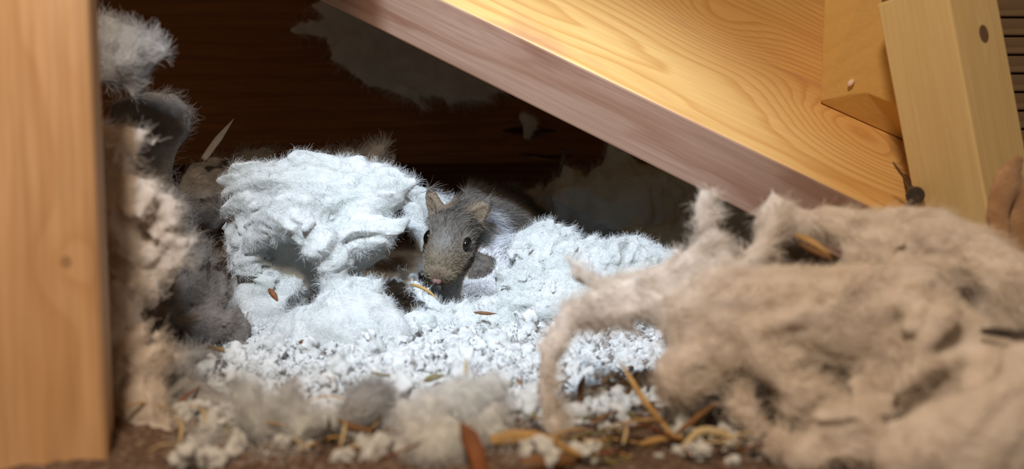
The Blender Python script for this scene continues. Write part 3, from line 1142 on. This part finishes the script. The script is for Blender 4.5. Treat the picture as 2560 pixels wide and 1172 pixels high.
# sockets: sink the skin a little round each eye; groove for the mouth
for ec, s in eyes:
    d = v - np.array(ec)
    r = np.linalg.norm(d, axis=1)
    m = np.exp(-(r / .0042) ** 2)
    v = v - np.outer(m * .0012, np.array(rt_d * s * .8 + up_d * .5))
base = Vector((sq_o.x + .01, sq_o.y + .03, v[:, 2].min()))
lv = v - np.array(H(0, 0, 0))
ha, hb, hc = lv @ HM[0] * 1000, lv @ HM[1] * 1000, lv @ HM[2] * 1000


def coat(pts):
    """coat colour by place on the body: grey back, tan muzzle, white belly and eye ring"""
    l = (pts - np.array(HC)) @ HM.T * 1000
    a, b, c = l[:, 0], l[:, 1], l[:, 2]
    n1 = fbm(pts * 300, 2)[:, None]
    grey = np.array([.155, .138, .118]) * (1 + .5 * n1)
    col = grey.copy()

    def blend(w, cc):
        nonlocal col
        w = np.clip(w, 0, 1)[:, None]
        col = col * (1 - w) + np.array(cc) * w
    hm = (np.abs(b) < 15) & (c > -14)
    blend((a - 2) / 12 * .7 * hm, (.27, .22, .15))
    blend(np.exp(-(((a - 9) / 6) ** 2 + (b / 6) ** 2)) * .5 * (c > 0), (.30, .30, .31))
    blend(np.clip((-8.5 - c) / 3, 0, 1) * (a > 4) * hm * .8, (.62, .55, .45))
    blend(np.exp(-((np.abs(a - 26)) / 3.2) ** 2 - (b / 3.5) ** 2) * .7, (.20, .12, .09))
    for ec, s in eyes:
        r = np.linalg.norm(pts - np.array(ec), axis=1) * 1000
        blend(np.exp(-((r - 5.2) / 1.0) ** 2) * .55, (.40, .35, .28))
    for c0, out, fac in EARS:
        d = pts - np.array(c0)
        r = np.linalg.norm(d, axis=1) * 1000
        blend((r < 11) * ((d @ np.array(out)) > -.002) * .8, (.30, .225, .15))
    # white chest
    ch = np.array(P(1195, 690, .56))
    r = np.linalg.norm((pts - ch) / np.array([.024, .03, .022]), axis=1)
    body = (a < -2) | (c < -13)
    blend(np.clip(1.5 - r, 0, 1) * 1.3 * body * (c < -9), (.75, .76, .78))
    # pale patch behind the ear on the right
    ch = np.array(P(1228, 585, .575))
    r = np.linalg.norm((pts - ch) / .014, axis=1)
    blend(np.clip(1.4 - r, 0, 1) * body * 1.2, (.66, .68, .72))
    return np.clip(col, .01, 1)


fur = G('squirrel_coat')
at = fur.n('ShaderNodeAttribute', attribute_name='coat')
fur.color(at.outputs['Color'])
fur.b.inputs['Roughness'].default_value = .75
fur.b.inputs['Specular IOR Level'].default_value = .15
me = mesh_np('body', v - np.array(base), f)
cattr = me.color_attributes.new('coat', 'FLOAT_COLOR', 'POINT')
cc = coat(v)
cattr.data.foreach_set('color', np.concatenate([cc * .75, np.ones((len(v), 1))], 1).astype(np.float32).ravel())
squirrel = link('squirrel', me, fur.m)
squirrel.location = base
tag(squirrel, 'young grey squirrel peering out of its insulation nest', 'squirrel')
# fur
rs = np.random.RandomState(11)
p, nr = sample(v, f, 60000, rs)
l = (p - np.array(HC)) @ HM.T * 1000
head = np.clip((l[:, 0] + 12) / 10, 0, 1)
skip = np.zeros(len(p), bool)
for ec, s in eyes:
    skip |= np.linalg.norm(p - np.array(ec), axis=1) < .0046
skip |= np.linalg.norm(p - np.array(H(29, 0, -4)), axis=1) < .003
p, nr, head, l = p[~skip], nr[~skip], head[~skip], l[~skip]
ear = np.zeros(len(p), bool)
for c0, out, fac in EARS:
    d = p - np.array(c0)
    ear |= (np.linalg.norm(d, axis=1) < .0125) & ((d @ np.array(out)) > 0)
away = p - np.array(H(30, 0, 2))
t0 = -np.tile(np.array(nose_d), (len(p), 1)) * head[:, None] + (1 - head)[:, None] * (np.array([.6, .55, -.35]))
t0 = t0 - nr * (t0 * nr).sum(1, keepdims=True)
t0 = t0 / np.maximum(np.linalg.norm(t0, axis=1, keepdims=True), 1e-6) + nr * .35 + rs.normal(size=p.shape) * .18
ln = np.where(ear, .0010, .0016 + .0055 * (1 - head) + .001 * np.clip((8 - l[:, 0]) / 20, 0, 1))[:, None]
hair('fur', grow(p, nr, t0, ln, 5, .1, .12, 200, rs), .00007, .00002, fur.m, squirrel, coat(p) * (1 + .55 * rs.normal(size=(len(p), 1))).clip(.3, 2.6))

eye_m = G('eye_black')
eye_m.color((.008, .006, .005))
eye_m.b.inputs['Roughness'].default_value = .12
nose_m = plain_mat('nose_skin', (.13, .075, .065), (.20, .11, .095), 400, .5)
for ec, s in eyes:
    bm = bmesh.new()
    bmesh.ops.create_uvsphere(bm, u_segments=24, v_segments=16, radius=1)
    mm = Matrix((list(nose_d) + [0], list(rt_d) + [0], list(up_d) + [0], [0, 0, 0, 1])).transposed()
    for vv in bm.verts:
        vv.co = (mm @ Vector((vv.co.x * .0052, vv.co.y * .0034, vv.co.z * .0044))) + ec + rt_d * s * .0007 + up_d * .0003
    for fc_ in bm.faces:
        fc_.smooth = True
    me = bpy.data.meshes.new('eye')
    bm.to_mesh(me)
    bm.free()
    sub('eye', me, eye_m.m, squirrel)
# nose pad with nostrils
vn, fn_ = sdf_mesh([He(28, 1.4, -3.4, (2.2, 1.7, 1.7)), He(28, -1.4, -3.4, (2.2, 1.7, 1.7)), He(28, 0, -5.4, (1.6, .8, 1.4))], .0012, .0004, .001)
sub('nose', mesh_np('nose', vn, fn_), nose_m, squirrel)
mouth_m = plain_mat('mouth_skin', (.22, .10, .10), (.30, .15, .14), 300, .6)
sub('mouth', tube_mesh('mouth', spline([H(19.5, 8.2, -8.6), H(25, 4.8, -8.4), H(27.8, 0, -7.4), H(25, -4.8, -8.4), H(19.5, -8.2, -8.6)], 14), .0006, .0005, 6, (.4, .4)), mouth_m, squirrel)
wp, wn = [], []
for s in (1, -1):
    for k in range(9):
        a0 = np.array(H(18 + rs.rand() * 4, s * 6.8, -4 + rs.rand() * 3))
        dd = np.array(rt_d * s * .9 - nose_d * .3 + up_d * rs.uniform(-.5, .3))
        wp.append(a0)
        wn.append(dd)
wp = np.array(wp)
wn = np.array(wn)
hair('whiskers', grow(wp, wn, wn, .018, 8, 0, .06, 60, rs), .00006, .00002, fibre_mat('whisker', (.05, .05, .05)), squirrel)

# ------------------------------------------------------------------ straw, needles, bark, nails
M['straw'] = plain_mat('straw', (.52, .33, .12), (.36, .21, .07), 60, .6, (1, 1, 4))
M['straw_pale'] = plain_mat('pale_straw', (.62, .50, .30), (.48, .36, .18), 60, .6)
M['straw_brown'] = plain_mat('brown_stem', (.24, .12, .045), (.14, .07, .03), 80, .65)
M['olive'] = plain_mat('olive_blade', (.20, .17, .06), (.13, .11, .05), 80, .7)
M['rust'] = plain_mat('rust_bark', (.28, .10, .035), (.16, .06, .025), 90, .6)
M['black'] = plain_mat('black_twig', (.03, .022, .018), (.05, .04, .03), 90, .8)
M['grey_blade'] = plain_mat('grey_blade', (.30, .28, .25), (.22, .20, .18), 80, .8)


def stem(name, label, pts, w, t, mat, tips=(.5, .2), n=12, cat='straw', group=None, twist=0.0):
    w3 = [P(x, y, Y) for x, y, Y in pts]
    base = w3[0].copy()
    sp = [q - base for q in spline(w3, n)]
    o = link(name, tube_mesh(name, sp, w * .0005, t * .0005, 7, tips, twist=twist), M[mat])
    o.location = base
    tag(o, label, cat, group)
    return o


stem('straw', 'long brown straw leaning out of the litter below the strand', [(1552, 905, .345), (1600, 985, .335), (1650, 1050, .33), (1705, 1118, .325)], 2.6, 1.6, 'straw', (.3, .6))
stem('straw', 'golden straw crossing the long brown one', [(1690, 1085, .322), (1740, 1045, .325), (1797, 1002, .33)], 2.4, 1.4, 'straw_brown', (.5, .3))
stem('straw', 'pale bent straw arched beside the dark twigs', [(1706, 1122, .315), (1745, 1080, .316), (1790, 1078, .317), (1850, 1105, .316)], 3.0, 1.5, 'straw_pale', (.8, .5))
stem('straw', 'short pale straw lying under the bent one', [(1600, 1110, .318), (1660, 1095, .32), (1710, 1092, .32)], 2.6, 1.6, 'straw', (.6, .4))
stem('bark_chip', 'curled tan bark strip at the bottom edge', [(1226, 1105, .315), (1290, 1092, .316), (1370, 1104, .315), (1455, 1140, .308)], 6.0, 2.6, 'straw', (.8, .3), cat='bark', twist=.5)
stem('bark_chip', 'dark brown bark strip under the curled tan one', [(1300, 1160, .30), (1380, 1150, .302), (1440, 1150, .303)], 6.0, 3.0, 'straw_brown', (.6, .5), cat='bark')
stem('leaf_flake', 'rust-brown pointed flake standing upright at the bottom', [(1152, 1055, .295), (1178, 1100, .293), (1196, 1150, .29), (1205, 1210, .288)], 6.5, 1.2, 'rust', (.12, .9), cat='leaf')
stem('grass_blade', 'olive blade leaning right of the bottom centre clump', [(1282, 978, .37), (1305, 1015, .365), (1345, 1050, .345)], 4.2, 1.0, 'olive', (.2, .5), cat='grass')
stem('grass_blade', 'thin dark green needle under the white puff', [(920, 930, .392), (960, 938, .39), (1003, 936, .39)], 1.8, 1.0, 'olive', (.3, .2), cat='grass')
stem('grass_blade', 'short green-brown sprig below the nest', [(1058, 952, .378), (1085, 943, .38), (1112, 938, .382)], 3.0, 1.2, 'olive', (.4, .2), cat='grass')
stem('straw', 'golden straw sliver on the nest rim under the squirrel chin', [(1028, 710, .509), (1062, 722, .504), (1096, 748, .502)], 2.0, 1.2, 'straw', (.6, .2))
stem('straw', 'tiny brown sliver on the white rim below the squirrel', [(1184, 780, .498), (1215, 783, .496), (1243, 784, .496)], 2.0, 1.2, 'straw_brown', (.2, .1))
stem('straw', 'dark golden straw at the lower left litter', [(728, 1106, .322), (765, 1118, .32), (795, 1128, .318)], 2.4, 1.4, 'straw_brown', (.5, .2))
stem('straw', 'dark stem lying left of the greenish clump', [(838, 1110, .322), (870, 1125, .319), (892, 1140, .316)], 2.6, 1.5, 'straw_brown', (.3, .3))
stem('straw', 'dark brown stem tucked under the greenish clump', [(845, 1048, .325), (880, 1068, .322), (930, 1074, .32)], 3.0, 1.6, 'straw_brown', (.4, .3))
stem('twig', 'dark thin twig poking from the right edge of the heap', [(2452, 827, .30), (2510, 833, .298), (2620, 848, .296)], 3.2, 2.4, 'black', (.5, .8), cat='twig')
stem('straw', 'yellow straw blade under the tip of the cream roll', [(1985, 585, .352), (2030, 604, .346), (2076, 636, .342)], 2.6, 1.2, 'straw', (.3, .3))
stem('straw', 'second brown blade beneath the yellow one under the roll', [(1995, 607, .348), (2040, 628, .343), (2085, 648, .34)], 2.2, 1.2, 'straw_brown', (.3, .3))
stem('grass_blade', 'olive blade at the lower left by the white shred', [(552, 1050, .34), (572, 1105, .335), (592, 1190, .33)], 5.0, 1.2, 'olive', (.4, .8), cat='grass')
stem('straw', 'orange straw end in the dark litter left of the heap', [(520, 866, .43), (550, 873, .43), (580, 880, .43)], 2.4, 1.6, 'straw', (.4, .3))
stem('grass_blade', 'grey thin blade sticking up against the black behind the heap', [(508, 400, .56), (540, 355, .56), (585, 296, .565)], 5.0, 1.0, 'grey_blade', (.9, .05), cat='grass')
stem('straw', 'pale upright straw behind the bottom centre clump', [(1160, 965, .355), (1164, 930, .356), (1166, 895, .357)], 2.0, 1.2, 'straw_pale', (.8, .4))
stem('twig', 'black bent twig under the cream shred', [(1880, 1150, .31), (1900, 1115, .31), (1925, 1100, .309), (1905, 1085, .31)], 4.5, 4, 'black', (.6, .5), cat='twig')
stem('twig', 'black twig beneath the lumpy clump at lower right', [(2180, 1040, .298), (2240, 1055, .297), (2290, 1062, .297)], 4.0, 3, 'black', (.5, .3), cat='twig')
stem('seed_husk', 'dark brown husk caught in the fold of the big heap', [(672, 722, .482), (684, 736, .48), (694, 752, .479)], 3.4, 2.6, 'rust', (.4, .3), cat='husk')
stem('seed_husk', 'small dark speck on the smooth puff', [(748, 857, .455), (756, 853, .4545), (764, 850, .455)], 2.0, 1.6, 'straw_brown', (.5, .4), cat='husk')

# many short bits of litter at the front
kinds = ['straw', 'straw_brown', 'olive', 'straw_pale', 'rust', 'black']
bit_me = []
for k in range(12):
    L = rnd.uniform(.008, .026)
    c = [Vector((0, 0, 0)), Vector((L * .5, rnd.uniform(-.15, .15) * L, rnd.uniform(0, .12) * L)), Vector((L, 0, 0))]
    me = tube_mesh('litter_stem', spline(c, 6), rnd.uniform(.0006, .0013), .0005, 6, (.5, .3), up=Vector((0, 0, 1)))
    me.materials.append(M[kinds[k % 6]])
    bit_me.append(me)
for k in range(150):
    while True:
        px = rnd.uniform(430, 2050)
        py = rnd.uniform(930, 1165)
        if rnd.random() < (.25 + .75 * (py - 930) / 235) * (1.0 if px > 1230 else .6):
            break
    p = on_ground(px, py)
    o = link('litter_stem', bit_me[rnd.randrange(12)])
    o.location = (p.x, p.y, p.z + rnd.uniform(.001, .004))
    o.rotation_euler = (rnd.uniform(-.2, .2), rnd.uniform(-.45, .25), rnd.uniform(0, 6.28))
    tag(o, 'short bit of dry stem lying in the brown litter at the front', 'straw', 'short dry stems in the front litter')

# nails
def nail(label, head, tip, r, hr, mat='steel'):
    root = empty('nail', head)
    d = (tip - head).normalized()
    sub('shank', tube_mesh('shank', [head + (tip - head) * (i / 5) for i in range(6)], r, r, 10, (1, .6)), M[mat], root)
    sub('head', tube_mesh('head', [head - d * .0006, head + d * .0006], hr, hr, 14, (1, 1)), M[mat], root)
    tag(root, label, 'nail')


nail('bent dark nail sticking out under the back board', P(1412, 377, .665), P(1396, 442, .67), .0016, .0042)
nail('rusty nail in the dark gap between rafter and right post', P(2288, 488, .44), P(2262, 440, .47), .0018, .0045)
stem('twig', 'thin brown twig hanging in the gap beside the rafter end', [(2232, 405, .437), (2255, 436, .438), (2278, 462, .44)], 1.6, 1.2, 'straw_brown', (.5, .4), cat='twig')
